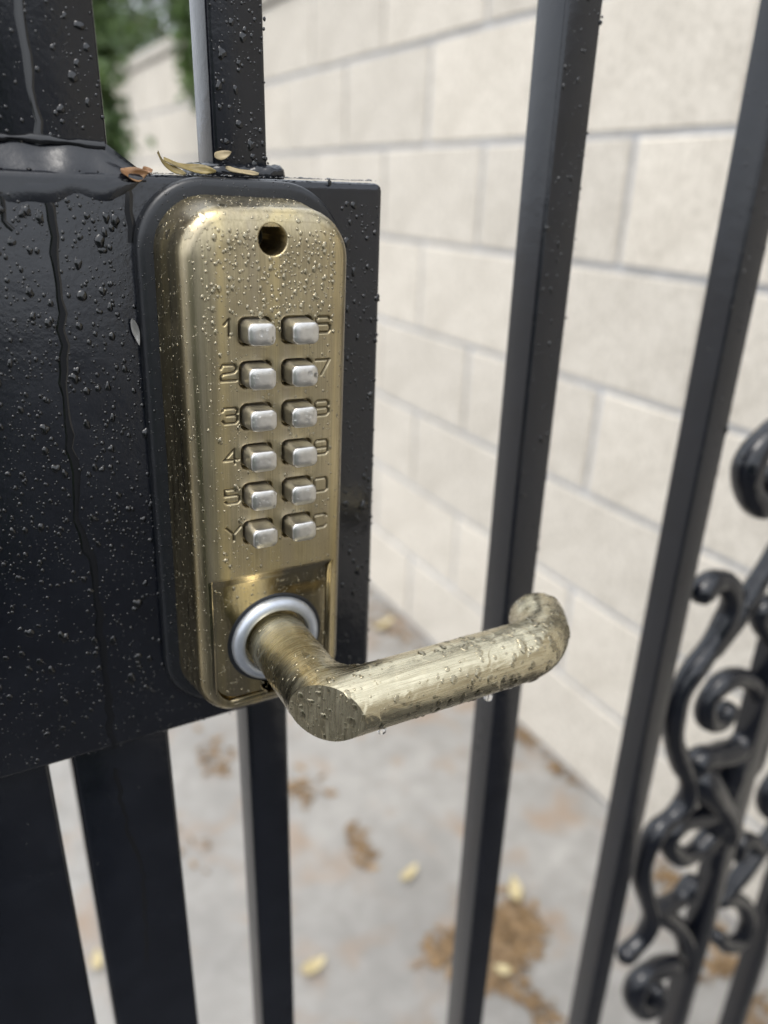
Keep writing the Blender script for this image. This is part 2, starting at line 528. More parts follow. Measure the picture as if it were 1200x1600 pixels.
# ------------------------------------------------------------------ gate
GY = 0.215                       # plane of the lock box front
def zc(z): return CAM_H + z * MM
BOX_T, BOX_B = 1.7, -172.5
gate = empty('iron_gate', (0.30, 0.235, 0.0),
             'black painted wrought iron gate of square bars with scrolls and a welded lock box', 'gate')
GP = gate.location
def gbox(name, x0, x1, y0, y1, z0, z1, bev=0.0012, **p):
    return box(name, (x0 * MM, y0 * MM, zc(z0)), (x1 * MM, y1 * MM, zc(z1)), PAINT, gate, bev, 3, **p)
lock_box = gbox('lock_box', -75, 118.6, 215, 258, BOX_B, BOX_T, 0.0022)
lock_box.rotation_euler.y = R(0.35)
ZTOP, ZBOT = 640, -1040
def upright(name, x, w, y0, dep, lean=0.0):
    # an upright above and one below the lock box when it meets it
    segs = [(ZBOT, ZTOP)]
    if x < 118: segs = [(BOX_T - 3, ZTOP), (ZBOT, BOX_B + 3)]
    for a, b in segs:
        o = gbox(name, x, x + w, y0, y0 + dep, a, b, 0.0014)
        o.rotation_euler.y = R(lean)
upright('stile', 10.5, 31.6, 221, 32)
upright('stile', -50, 53.2, 221, 32)
upright('bar', 72.0, 16, 227, 16, 0.12)
for x, l in ((192.6, -0.15), (304, 0), (415.3, 0), (511.5, 0), (622, 0), (733, 0), (844, 0)):
    upright('bar', x, 16, 227, 16, l)
gbox('stile', 930, 962, 221, 253, -1090, ZTOP)
gbox('top_rail', -50, 962, 219.5, 254.5, ZTOP, ZTOP + 32)
gbox('bottom_rail', -50, 962, 219.5, 254.5, ZBOT - 32, ZBOT)

def weld(path, rad, name='weld_bead', lump=.35):
    pts = catmull([W(*p) - GP for p in path], 10)
    rr = [rad * MM * (1.15 - lump + lump * abs(math.sin(i * 0.9)) + random.uniform(-.2, .2) * lump) for i in range(len(pts))]
    v, f = tube_arrays(pts, rr, 10)
    obj(name, mesh_np(name, v, f, PAINT), gate)
weld([(69, 245, 2.5), (70.5, 226.5, 2.6), (80, 226, 2.4), (89.5, 226.5, 2.6), (91.5, 245, 2.5)], 2.3)
def weld_fillet():
    # the ground-down weld between the stile and the box: a sloping fillet, tapering off past the stile's corner
    prof = [(221.3, 8.6), (220.7, 7.2), (219.7, 5.6), (218.0, 3.7), (216.2, 1.6), (215.0, -1.2), (214.75, -3.6), (215.1, -5.8)]
    xs = np.linspace(-75, 49.5, 84); V = []; Fq = []; m = len(prof)
    for x in xs:
        t = min(1.0, max(0.0, (49.5 - x) / 9.0)); k = t ** .8
        w1 = .35 * math.sin(x * .23) + .25 * math.sin(x * .61 + 1)
        for q, (y, z) in enumerate(prof):
            zz = 1.4 + (z + (w1 if z > 0 else 2.0 * w1) - 1.4) * (k if z > 0 else max(k, .25))
            yy = y - .18 * math.sin(x * .35 + q) * (0 < q < m - 1)
            if x > 41.5: yy = min(yy, 216.5 + (220.5 - 216.5) * k)
            V.append(W(x, yy, zz) - GP)
    for i in range(len(xs) - 1):
        for q in range(m - 1):
            a = i * m + q; Fq.append([a, a + 1, a + m + 1, a + m])
    obj('weld_bead', mesh_np('weld_bead', V, Fq, PAINT), gate)
weld_fillet()
weld([(42, 221.0, 3.2), (42.6, 226, 3.0), (42.8, 250, 3.0)], 3.0, lump=.1)
weld([(42.5, 222, -172), (43.0, 228, -173), (43.0, 250, -173)], 2.0)

# cast scrolls, traced to the plane of the bars (Y = 0.235)
def scroll(px, rad, r_end=None, sub=5):
    pts = catmull([on_y(x, y, 235.0) - GP for x, y in px], sub)
    rad *= 1.38
    if r_end: r_end *= 1.5
    n = len(pts)
    # the bar flattens and swells a little towards the rolled ends
    rr = [rad * MM * (1.0 + 0.06 * math.sin(i * 0.6)) for i in range(n)]
    if r_end:
        for i in range(min(8, n)):
            rr[i] = (r_end + (rad - r_end) * i / 8) * MM
    # round the two ends off
    rr = [rr[0] * .35, rr[0] * .8] + rr[1:-1] + [rr[-1] * .8, rr[-1] * .35]
    d0 = (pts[0] - pts[1]).normalized(); d1 = (pts[-1] - pts[-2]).normalized()
    pts = [pts[0] + d0 * rr[2] * .7, pts[0] + d0 * rr[2] * .4] + pts[1:-1] + [pts[-1] + d1 * rr[-3] * .4, pts[-1] + d1 * rr[-3] * .7]
    v, f = tube_arrays(pts, rr, 14)
    obj('scroll', mesh_np('scroll', v, f, PAINT_CAST), gate)
scroll([(1094, 926), (1110, 911), (1129, 908), (1142, 925), (1140, 952), (1128, 980), (1105, 1017), (1080, 1052), (1062, 1085),
        (1053, 1120), (1053, 1158), (1064, 1192), (1076, 1218), (1073, 1248), (1052, 1275), (1026, 1298), (1010, 1330),
        (1003, 1368), (1010, 1402), (1018, 1432), (1006, 1462), (986, 1484), (975, 1493)], 5.0, 5.6)
scroll([(1260, 790), (1215, 860), (1180, 915), (1148, 968), (1112, 1018)], 4.6)
scroll([(1240, 660), (1205, 682), (1180, 706), (1167, 740), (1172, 772), (1194, 788), (1216, 770), (1214, 742)], 6.0)
scroll([(1215, 1000), (1192, 978), (1186, 956), (1205, 944)], 5.0)
scroll([(1170, 1200), (1188, 1150), (1192, 1105), (1178, 1070), (1150, 1058), (1122, 1072), (1104, 1098), (1104, 1122), (1122, 1128), (1138, 1108)], 5.0, 5.6)
scroll([(1086, 1196), (1098, 1184), (1118, 1180), (1148, 1172), (1160, 1158)], 6.2)
scroll([(1092, 1215), (1112, 1240), (1128, 1268), (1134, 1300)], 8.6)
scroll([(1150, 1180), (1140, 1220), (1128, 1255), (1118, 1290)], 7.0)
scroll([(1130, 1262), (1098, 1276), (1066, 1284), (1046, 1302), (1046, 1324), (1064, 1338), (1088, 1328), (1108, 1308), (1126, 1290)], 5.2)
scroll([(1024, 1424), (1046, 1412), (1066, 1398), (1082, 1378)], 5.2)
scroll([(1022, 1422), (1048, 1438), (1068, 1462), (1078, 1496)], 5.6)
scroll([(1052, 1506), (1024, 1514), (998, 1532), (990, 1558), (1002, 1576), (1022, 1566), (1026, 1546)], 6.0)
scroll([(1250, 1190), (1215, 1215), (1196, 1245), (1205, 1268), (1230, 1262)], 5.2)
scroll([(1260, 1225), (1215, 1290), (1182, 1335), (1150, 1376), (1124, 1408)], 5.0)
scroll([(1124, 1404), (1140, 1402), (1160, 1412), (1168, 1438), (1156, 1468), (1134, 1474), (1120, 1462)], 5.2)
scroll([(1152, 1336), (1158, 1316), (1172, 1312), (1186, 1326)], 4.6)

# ------------------------------------------------------------------ keypad lock
LOCK_C = W(72.9, 211.0, -80.8)
lock = empty('keypad_door_lock', LOCK_C,
             'antique brass push button door lock with lever handle bolted to the black lock box', 'door lock')
lock.rotation_euler.y = R(1.3)
HW, HH, RC, TH = 25.6, 77.6, 14.8, 18.5        # half width, half height, corner radius, body thickness
PROFILE = [(0.0, 0.0), (0.25, 1.2), (1.0, 6.0), (1.9, 12.0)]
_n = 9
CROWN = 0.85                                    # the front rounds over this far at its rim
FI = 5.5                                        # inset where the front becomes flat
for i in range(_n + 1):
    a = i / _n * math.pi / 2
    a *= 0.84
    PROFILE.append((2.0 + (FI - 2.0) * (1 - math.cos(a)) / (1 - math.cos(math.pi * .42)), 12.9 + (TH - CROWN - 12.9) * math.sin(a) / math.sin(math.pi * .42)))
def rrect(hw, hh, r, nc=14, ns=(10, 34)):
    P = []
    for cx, cz, a0, k in ((hw - r, hh - r, 0, 0), (-(hw - r), hh - r, 90, 1), (-(hw - r), -(hh - r), 180, 0), (hw - r, -(hh - r), 270, 1)):
        for i in range(nc + 1):
            a = R(a0 + 90 * i / nc)
            P.append((cx + r * math.cos(a), cz + r * math.sin(a)))
        # straight run to the next corner
        nxt = {0: (-(hw - r), hh), 90: (-hw, -(hh - r)), 180: (hw - r, -hh), 270: (hw, hh - r)}[a0]
        n = ns[0] if a0 in (0, 180) else ns[1]
        x0, z0 = P[-1]
        for i in range(1, n):
            P.append((x0 + (nxt[0] - x0) * i / n, z0 + (nxt[1] - z0) * i / n))
    return P
def loft(rings, close_last=False, close_first=False):
    V = []; Fq = []; n = len(rings[0])
    for r in rings: V += r
    for j in range(len(rings) - 1):
        for i in range(n):
            i2 = (i + 1) % n
            Fq.append([j * n + i, j * n + i2, (j + 1) * n + i2, (j + 1) * n + i])
    if close_last: Fq.append([(len(rings) - 1) * n + i for i in range(n)])
    if close_first: Fq.append(list(range(n))[::-1])
    return V, Fq
def rr_ring(hw, hh, r, y, **k):
    return [(x * MM, -y * MM, z * MM) for x, z in rrect(hw, hh, max(r, 0.3), **k)]
# gasket
gr = [(4.2, -4.0), (4.2, -1.6), (3.9, -0.7), (3.1, -0.05), (2.0, 0.2), (-2, 0.2)]
v, f = loft([rr_ring(HW + e, HH + e, RC + e, y) for e, y in gr])
obj('gasket', mesh_np('gasket', v, f, RUBBER), lock)
# housing
rings = [rr_ring(HW - i, HH - i, RC - i, y) for i, y in PROFILE]
rings.append(rr_ring(HW - FI - 1.2, HH - FI - 1.2, RC - FI - 1.2, TH - CROWN - 0.05))
hv, hf = loft(rings)
obj('housing', mesh_np('housing', hv, hf, BRASS_SIDE), lock)

# faceplate : a fine relief of the front, with key holes, engraved characters, screw holes and the lever recess
BX = (-4.8, 7.2); BZ = [45.1 - 11.5 * k for k in range(6)]
DIG_L = [46.1 - 11.66 * k for k in range(6)]; DIG_R = [46.1 - 11.72 * k for k in range(6)]
GLYPH = {   # strokes in a unit box, x right, y up
 '1': [[(.30, .68), (.62, 1), (.62, 0)]],
 '2': [[(0, .78), (.14, 1), (.86, 1), (1, .82), (1, .66), (.86, .52), (.14, .44), (0, .30), (0, 0), (1, 0)]],
 '3': [[(0, .82), (.14, 1), (.86, 1), (1, .86), (1, .64), (.86, .52), (.28, .52)], [(.86, .52), (1, .40), (1, .14), (.86, 0), (.14, 0), (0, .18)]],
 '4': [[(1, .28), (0, .28), (.74, 1), (.74, 0)]],
 '5': [[(.96, 1), (0, 1), (0, .56), (.84, .56), (1, .44), (1, .13), (.86, 0), (.14, 0), (0, .14)]],
 'Y': [[(0, 1), (.5, .48), (1, 1)], [(.5, .48), (.5, 0)]],
 '6': [[(1, .84), (.86, 1), (.14, 1), (0, .86), (0, .14), (.14, 0), (.86, 0), (1, .14), (1, .42), (.86, .55), (0, .55)]],
 '7': [[(0, 1), (1, 1), (.38, 0)]],
 '8': [[(.14, .52), (0, .64), (0, .86), (.14, 1), (.86, 1), (1, .86), (1, .64), (.86, .52), (.14, .52), (0, .40), (0, .14), (.14, 0), (.86, 0), (1, .14), (1, .40), (.86, .52)]],
 '9': [[(0, .14), (.14, 0), (.86, 0), (1, .14), (1, .86), (.86, 1), (.14, 1), (0, .86), (0, .60), (.14, .46), (1, .46)]],
 '0': [[(.14, 0), (0, .14), (0, .86), (.14, 1), (.86, 1), (1, .86), (1, .14), (.86, 0), (.14, 0)]],
 'C': [[(1, .84), (.86, 1), (.14, 1), (0, .86), (0, .14), (.14, 0), (.86, 0), (1, .16)]],
}
RING_X, RING_Z = 0.9, -51.1
def sd_rr(X, Z, cx, cz, hw, hh, r):
    qx = np.abs(X - cx) - (hw - r); qz = np.abs(Z - cz) - (hh - r)
    return np.hypot(np.maximum(qx, 0), np.maximum(qz, 0)) + np.minimum(np.maximum(qx, qz), 0) - r
def sstep(a, b, x):
    t = np.clip((x - a) / (b - a), 0, 1); return t * t * (3 - 2 * t)
POCK_D = 2.0
def pocket_depth(X, Z):
    # crowned front, then the lever recess: a ramp, a hollow below it, a flat floor
    crown = CROWN * np.clip((sd_rr(X, Z, 0, 0, HW - FI, HH - FI, RC - FI) + 5.5) / 5.5, 0, 1.05) ** 2
    u = -26.2 - Z
    top = np.where(u < 3.2, 0.74 * np.clip(u / 3.2, 0, 1), 0.74 + 0.26 * (1 - (1 - np.clip((u - 3.2) / 5.5, 0, 1)) ** 2))
    sdp = sd_rr(X, Z, 0, -49, HW - FI - 0.9, 40, 3)
    side = 1 - sstep(-0.55, -0.05, sdp)
    bot = sstep(-(HH - FI) + 0.5, -(HH - FI) + 1.4, Z)
    # the top corners of the recess are rounded
    rc = 1 - sstep(-1.4, 0.0, sd_rr(X, Z, 0, -66.9, HW - FI - 0.9, 40, 3.2))
    return crown + (POCK_D - 0.6 * crown) * np.minimum(np.minimum(top, side), np.minimum(bot, 1))
def build_face():
    st = 0.2
    hw, hh, r = HW - FI, HH - FI, RC - FI
    xs = np.arange(-hw - st, hw + st * 1.01, st); zs = np.arange(-hh - st, hh + st * 1.01, st)
    X, Z = np.meshgrid(xs, zs)
    sd = sd_rr(X, Z, 0, 0, hw, hh, r)
    D = pocket_depth(X, Z)
    ENG = np.zeros(X.shape)
    for bx in BX:
        for bz in BZ:
            s = sd_rr(X, Z, bx, bz, 4.55, 3.6, 1.7)
            D = np.maximum(D, 2.6 * (1 - sstep(-0.18, 0.12, s)))
            D += 0.10 * (1 - sstep(0, 1.0, np.abs(s))) * (s > -.2)
    # engraved characters
    def engrave(ch, cx, cz, w=4.2, h=4.2, sw=0.36, dep=0.5):
        nonlocal D
        m = (np.abs(X - cx) < w) & (np.abs(Z - cz) < h)
        xx = X[m]; zz = Z[m]; dist = np.full(xx.shape, 9.0)
        for stroke in GLYPH[ch]:
            P = [(cx + (a - .5) * w, cz + (b - .5) * h) for a, b in stroke]
            for (ax, az), (bx_, bz_) in zip(P[:-1], P[1:]):
                dx, dz = bx_ - ax, bz_ - az; L2 = dx * dx + dz * dz
                t = np.clip(((xx - ax) * dx + (zz - az) * dz) / L2, 0, 1)
                dist = np.minimum(dist, np.hypot(xx - ax - t * dx, zz - az - t * dz))
        g = 1 - sstep(sw * 0.35, sw * 1.25, dist)
        D[m] += dep * g; ENG[m] = np.maximum(ENG[m], g)
    for k, ch in enumerate('12345Y'): engrave(ch, -12.3, DIG_L[k])
    for k, ch in enumerate('67890C'): engrave(ch, 14.9, DIG_R[k])
    # screw holes
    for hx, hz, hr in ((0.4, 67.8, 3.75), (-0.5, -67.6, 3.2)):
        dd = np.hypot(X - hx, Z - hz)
        ENG = np.maximum(ENG, 1.6 * (1 - sstep(hr - 0.5, hr + 0.05, dd)))  # mask for the shade painted into the hole
        D = np.where(dd < hr + 0.5, D + 16.5 * (1 - sstep(hr - 0.16, hr + 0.1, dd)) + 0.25 * (1 - sstep(hr, hr + 0.45, dd)), D)
    # the raised front sags very slightly toward its edges, as polished castings do
    D = D + 0.02 * np.sin(X * 0.5) * np.sin(Z * 0.13)
    keep = sd < st * 0.75
    # snap the rim to the curve
    gx = np.where(sd > -st * 0.5, 1, 0)
    e = 0.01
    nx_ = (sd_rr(X + e, Z, 0, 0, hw, hh, r) - sd_rr(X - e, Z, 0, 0, hw, hh, r)) / (2 * e)
    nz_ = (sd_rr(X, Z + e, 0, 0, hw, hh, r) - sd_rr(X, Z - e, 0, 0, hw, hh, r)) / (2 * e)
    rim = sd > -st * 0.25
    Xs = np.where(rim, X - nx_ * sd, X); Zs = np.where(rim, Z - nz_ * sd, Z)
    D = np.where(rim, CROWN, D)
    Y = -(TH - D)
    idx = -np.ones(X.shape, int); idx[keep] = np.arange(keep.sum())
    V = np.stack([Xs[keep], Y[keep], Zs[keep]], 1) * MM
    a, b, c, d = idx[:-1, :-1], idx[:-1, 1:], idx[1:, 1:], idx[1:, :-1]
    ok = (a >= 0) & (b >= 0) & (c >= 0) & (d >= 0)
    Fq = np.stack([a[ok], b[ok], c[ok], d[ok]], 1)
    me = mesh_np('faceplate', V, Fq, BRASS_FACE)
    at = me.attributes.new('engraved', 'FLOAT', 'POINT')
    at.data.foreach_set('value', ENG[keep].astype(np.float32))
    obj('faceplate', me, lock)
build_face()

# push buttons
def build_buttons():
    pr = [(4.05, 3.2, 1.7, -2.2), (3.85, 3.02, 1.7, 4.3), (3.76, 2.93, 1.75, 5.35), (3.6, 2.77, 1.68, 5.78), (3.36, 2.53, 1.55, 5.97), (1.5, 1.0, .6, 6.02)]
    rings = [[(x * MM, -y * MM, z * MM) for x, z in rrect(a, b, r, 5, (4, 3))] for a, b, r, y in pr]
    v, f = loft(rings, close_last=True)
    me = mesh_np('button', v, f, NICKEL)
    for bz in BZ:
        for bx in BX:
            o = obj('button', me, lock)
            o.location = (bx * MM, -TH * MM + random.uniform(-.2, .15) * MM, bz * MM)
            o.rotation_euler = (R(random.uniform(-1.2, 1.2)), R(random.uniform(-1, 1)), R(random.uniform(-1.5, 1.5)))
build_buttons()

# lever collar (lathe about Y)
PF = TH - POCK_D
def lathe(prof, n=64):
    V = []; Fq = []
    for r, y in prof:
        for k in range(n):
            a = 2 * math.pi * k / n
            V.append((r * math.cos(a) * MM, -y * MM, r * math.sin(a) * MM))
    for j in range(len(prof) - 1):
        for k in range(n):
            k2 = (k + 1) % n
            Fq.append([j * n + k, j * n + k2, (j + 1) * n + k2, (j + 1) * n + k])
    return V, Fq
v, f = lathe([(14.4, -1), (14.4, .6), (14.2, 1.5), (13.6, 2.3), (12.8, 2.75), (11.9, 2.9), (11.0, 2.75), (10.6, 2.2), (10.5, -.5)])
o = obj('lever_collar', mesh_np('lever_collar', v, f, ZINC), lock); o.location = (RING_X * MM, -PF * MM, RING_Z * MM)
v, f = lathe([(15.6, 0.02), (15.2, 0.30), (14.5, 0.32), (14.3, 0.1)])
o = obj('collar_seal', mesh_np('collar_seal', v, f, RUBBER), lock); o.location = (RING_X * MM, -PF * MM, RING_Z * MM)

# lever handle : spindle forward, mitred elbow with a flat, grip to the right, end bent back to the gate
LR = 9.4
L_OUT = 40.2          # elbow axis, ahead of the pocket floor
CUT = 2.3
def build_lever():
    nth = 40; n_fil = 9
    X_BEND, BR, BANG = 65.0, 20.0, R(60)
    fibres = []
    for k in range(nth):
        th = 2 * math.pi * k / nth
        c = LR * math.cos(th); z = LR * math.sin(th)          # c>0 : the inner (right / gate-ward) side
        w = 0.5 + 0.5 * math.cos(th)
        rho = 2.2 + 5.8 * w
        pts = []
        # spindle, plan coordinates (x right, y forward = towards camera)
        for y in np.linspace(-2.0, L_OUT - c - rho - 0.01, 12): pts.append((c, y))
        cx, cy = c + rho, L_OUT - c - rho
        for i in range(n_fil + 1):
            a = math.pi - (math.pi / 2) * i / n_fil
            pts.append((cx + rho * math.cos(a), cy + rho * math.sin(a)))
        yy = L_OUT - c
        for x in np.linspace(cx + 0.01, X_BEND, 16)[1:]: pts.append((x, yy))
        # bend back about a centre on the gate side
        Rb = BR - c
        for i in range(1, 13):
            a = BANG * i / 12
            pts.append((X_BEND + Rb * math.sin(a), L_OUT - BR + Rb * math.cos(a)))
        d = (math.cos(BANG), -math.sin(BANG))
        xe, ye = pts[-1]
        pts.append((xe + d[0] * 3.0, ye + d[1] * 3.0)); pts.append((xe + d[0] * 6.0, ye + d[1] * 6.0))
        # domed end
        axx = X_BEND + BR * math.sin(BANG) + d[0] * 6.0; axy = L_OUT - BR + BR * math.cos(BANG) + d[1] * 6.0
        px, py = pts[-1]
        for s, adv in ((0.96, 0.9), (0.86, 1.7), (0.70, 2.2), (0.4, 2.5)):
            pts.append((axx + (px - axx) * s + d[0] * adv, axy + (py - axy) * s + d[1] * adv))
        zz = [z] * (len(pts) - 4) + [z * .96, z * .86, z * .70, z * .4]
        fibres.append([(p[0] * MM, -p[1] * MM, q * MM) for p, q in zip(pts, zz)])
    n = len(fibres[0])
    rings = [[fibres[k][i] for k in range(nth)] for i in range(n)]
    v, f = loft(rings, close_last=True)
    bm = bmesh.new()
    bv = [bm.verts.new(p) for p in v]
    for q in f: bm.faces.new([bv[i] for i in q])
    no = Vector((-1, -1, 0)).normalized()
    E = Vector((0, -L_OUT * MM, 0))
    res = bmesh.ops.bisect_plane(bm, geom=bm.verts[:] + bm.edges[:] + bm.faces[:], plane_co=E + no * (CUT * MM), plane_no=no,
                                 clear_outer=True, dist=1e-7)
    edges = [e for e in bm.edges if e.is_boundary and all(abs((q.co - E).dot(no) - CUT * MM) < 1e-5 for q in e.verts)]
    cap = bmesh.ops.contextual_create(bm, geom=edges)['faces']
    bmesh.ops.recalc_face_normals(bm, faces=bm.faces[:])
    for fc in bm.faces: fc.smooth = True
    for fc in cap:
        fc.smooth = False
        for e in fc.edges: e.smooth = False
    me = bpy.data.meshes.new('lever'); bm.to_mesh(me); bm.free()
    me.materials.append(BRASS_LEVER)
    o = obj('lever', me, lock); o.location = (RING_X * MM, -PF * MM, RING_Z * MM)
    return o
lever = build_lever()

# ------------------------------------------------------------------ rain drops
def dome(nseg, nring):
    V = []; 
    for j in range(nring):
        a = (math.pi / 2) * j / nring
        for k in range(nseg):
            t = 2 * math.pi * k / nseg
            V.append((math.cos(a) * math.cos(t), math.cos(a) * math.sin(t), math.sin(a)))
    V.append((0, 0, 1))
    Fq = []
    for j in range(nring - 1):
        for k in range(nseg):
            k2 = (k + 1) % nseg
            Fq.append((j * nseg + k, j * nseg + k2, (j + 1) * nseg + k2)); Fq.append((j * nseg + k, (j + 1) * nseg + k2, (j + 1) * nseg + k))
    top = len(V) - 1; j = nring - 1
    for k in range(nseg): Fq.append((j * nseg + k, j * nseg + (k + 1) % nseg, top))
    return np.array(V), np.array(Fq)
DOMES = {0: dome(7, 2), 1: dome(11, 4), 2: dome(20, 6)}
class Drops:
    def __init__(self): self.V = []; self.F = []; self.n = 0
    def add(self, pos, nor, rad, lod=None, hgt=(0.35, 0.62), sag=1.0):
        """pos, nor (n,3) in world metres, rad (n,)"""
        pos = np.asarray(pos); nor = np.asarray(nor); rad = np.asarray(rad)
        if not len(pos): return
        if len(pos) > 12:                       # keep the beads apart: big ones first
            o = np.argsort(-rad); P = pos[o]; Q = rad[o]; keep = []
            kp = np.empty((len(P), 3)); kr = np.empty(len(P)); n = 0
            for i in range(len(P)):
                if n and (((kp[:n] - P[i]) ** 2).sum(1) < (0.98 * (kr[:n] + Q[i])) ** 2).any() and rng.uniform() > .06: continue
                kp[n] = P[i]; kr[n] = Q[i]; n += 1; keep.append(o[i])
            keep = np.array(keep); pos, nor, rad = pos[keep], nor[keep], rad[keep]
        g = np.array([0, 0, -1.0])
        dn = g - nor * (nor @ g)[:, None]
        L = np.linalg.norm(dn, axis=1)
        bad = L < 0.15
        dn[bad] = np.cross(nor[bad], np.array([1.0, 0.13, 0]))
        dn /= np.linalg.norm(dn, axis=1)[:, None]
        sd = np.cross(nor, dn)
        lods = np.where(rad < 0.00026, 0, np.where(rad < 0.0007, 1, 2)) if lod is None else np.full(len(rad), lod)
        for l in (0, 1, 2):
            m = lods == l
            if not m.any(): continue
            U, T = DOMES[l]
            k = m.sum(); r = rad[m]
            th = np.arctan2(U[:, 1], U[:, 0])[None, :]
            rho = np.hypot(U[:, 0], U[:, 1])[None, :]
            irr = np.clip((r / 0.0008), 0.25, 1.6)[:, None]
            lob = 1 + irr * (0.10 * rng.normal(size=(k, 1)) * np.cos(2 * th + rng.uniform(0, 6.3, (k, 1)))
                             + 0.09 * rng.normal(size=(k, 1)) * np.cos(3 * th + rng.uniform(0, 6.3, (k, 1)))
                             + 0.05 * rng.normal(size=(k, 1)) * np.cos(5 * th + rng.uniform(0, 6.3, (k, 1))))
            st = 1 + sag * np.abs(rng.normal(0, 0.22, (k, 1))) * np.clip(r[:, None] / 0.0005, .3, 1.5)
            a = rho * np.cos(th) * lob * st; b = rho * np.sin(th) * lob
            h = U[:, 2][None, :] * rng.uniform(hgt[0], hgt[1], (k, 1))
            a = a + sag * 0.28 * h * np.clip(r[:, None] / 0.0006, .2, 1.3)      # the belly of the drop hangs
            P = (pos[m][:, None, :] + r[:, None, None] * (a[..., None] * dn[m][:, None, :] + b[..., None] * sd[m][:, None, :]
                 + (h - 0.04)[..., None] * nor[m][:, None, :]))
            nv = U.shape[0]
            self.V.append(P.reshape(-1, 3))
            self.F.append((T[None] + (np.arange(k) * nv)[:, None, None] + self.n).reshape(-1, 3))
            self.n += k * nv
    def ribbon(self, pts, nor, widths, h=0.22):
        """a rivulet: low dome cross-section along a path on a plane"""
        pts = [Vector(p) for p in pts]; nor = Vector(nor); n = len(pts); m = 7
        V = []
        for i, p in enumerate(pts):
            t = (pts[min(i + 1, n - 1)] - pts[max(i - 1, 0)]).normalized(); s = t.cross(nor)
            wl = widths[i] * random.uniform(.8, 1.2); wr = widths[i] * random.uniform(.8, 1.2)
            for k in range(m):
                u = -1 + 2 * k / (m - 1)
                V.append(p + s * u * (wl if u < 0 else wr) + nor * (h * MM * (1 - u * u) - 0.02 * MM))
        Fq = []
        for i in range(n - 1):
            for k in range(m - 1):
                a = i * m + k
                Fq += [(a, a + 1, a + m + 1), (a, a + m + 1, a + m)]
        self.V.append(np.array(V)); self.F.append(np.array(Fq) + self.n); self.n += len(V)
    def build(self, parent, label, mat=None):
        V = np.concatenate(self.V); Fq = np.concatenate(self.F)
        mi = np.array(parent.matrix_world.inverted())
        V = V @ mi[:3, :3].T + mi[:3, 3]
        return obj('rain_drops', mesh_np('rain_drops', V, Fq, mat or WATER), parent, kind='stuff', label=label)

bpy.context.view_layer.update()
def radii(n, med, sig, lo, hi):
    return np.clip(np.exp(rng.normal(math.log(med), sig, n)), lo, hi) * MM
def wander(pts, step=0.003, amp=0.0004):
    out = []
    for a, b in zip(pts[:-1], pts[1:]):
        a = Vector(a); b = Vector(b); k = max(2, int((b - a).length / step))
        for i in range(k): out.append(a.lerp(b, i / k))
    out.append(Vector(pts[-1]))
    return [p + Vector((random.gauss(0, amp), 0, 0)) for p in out]

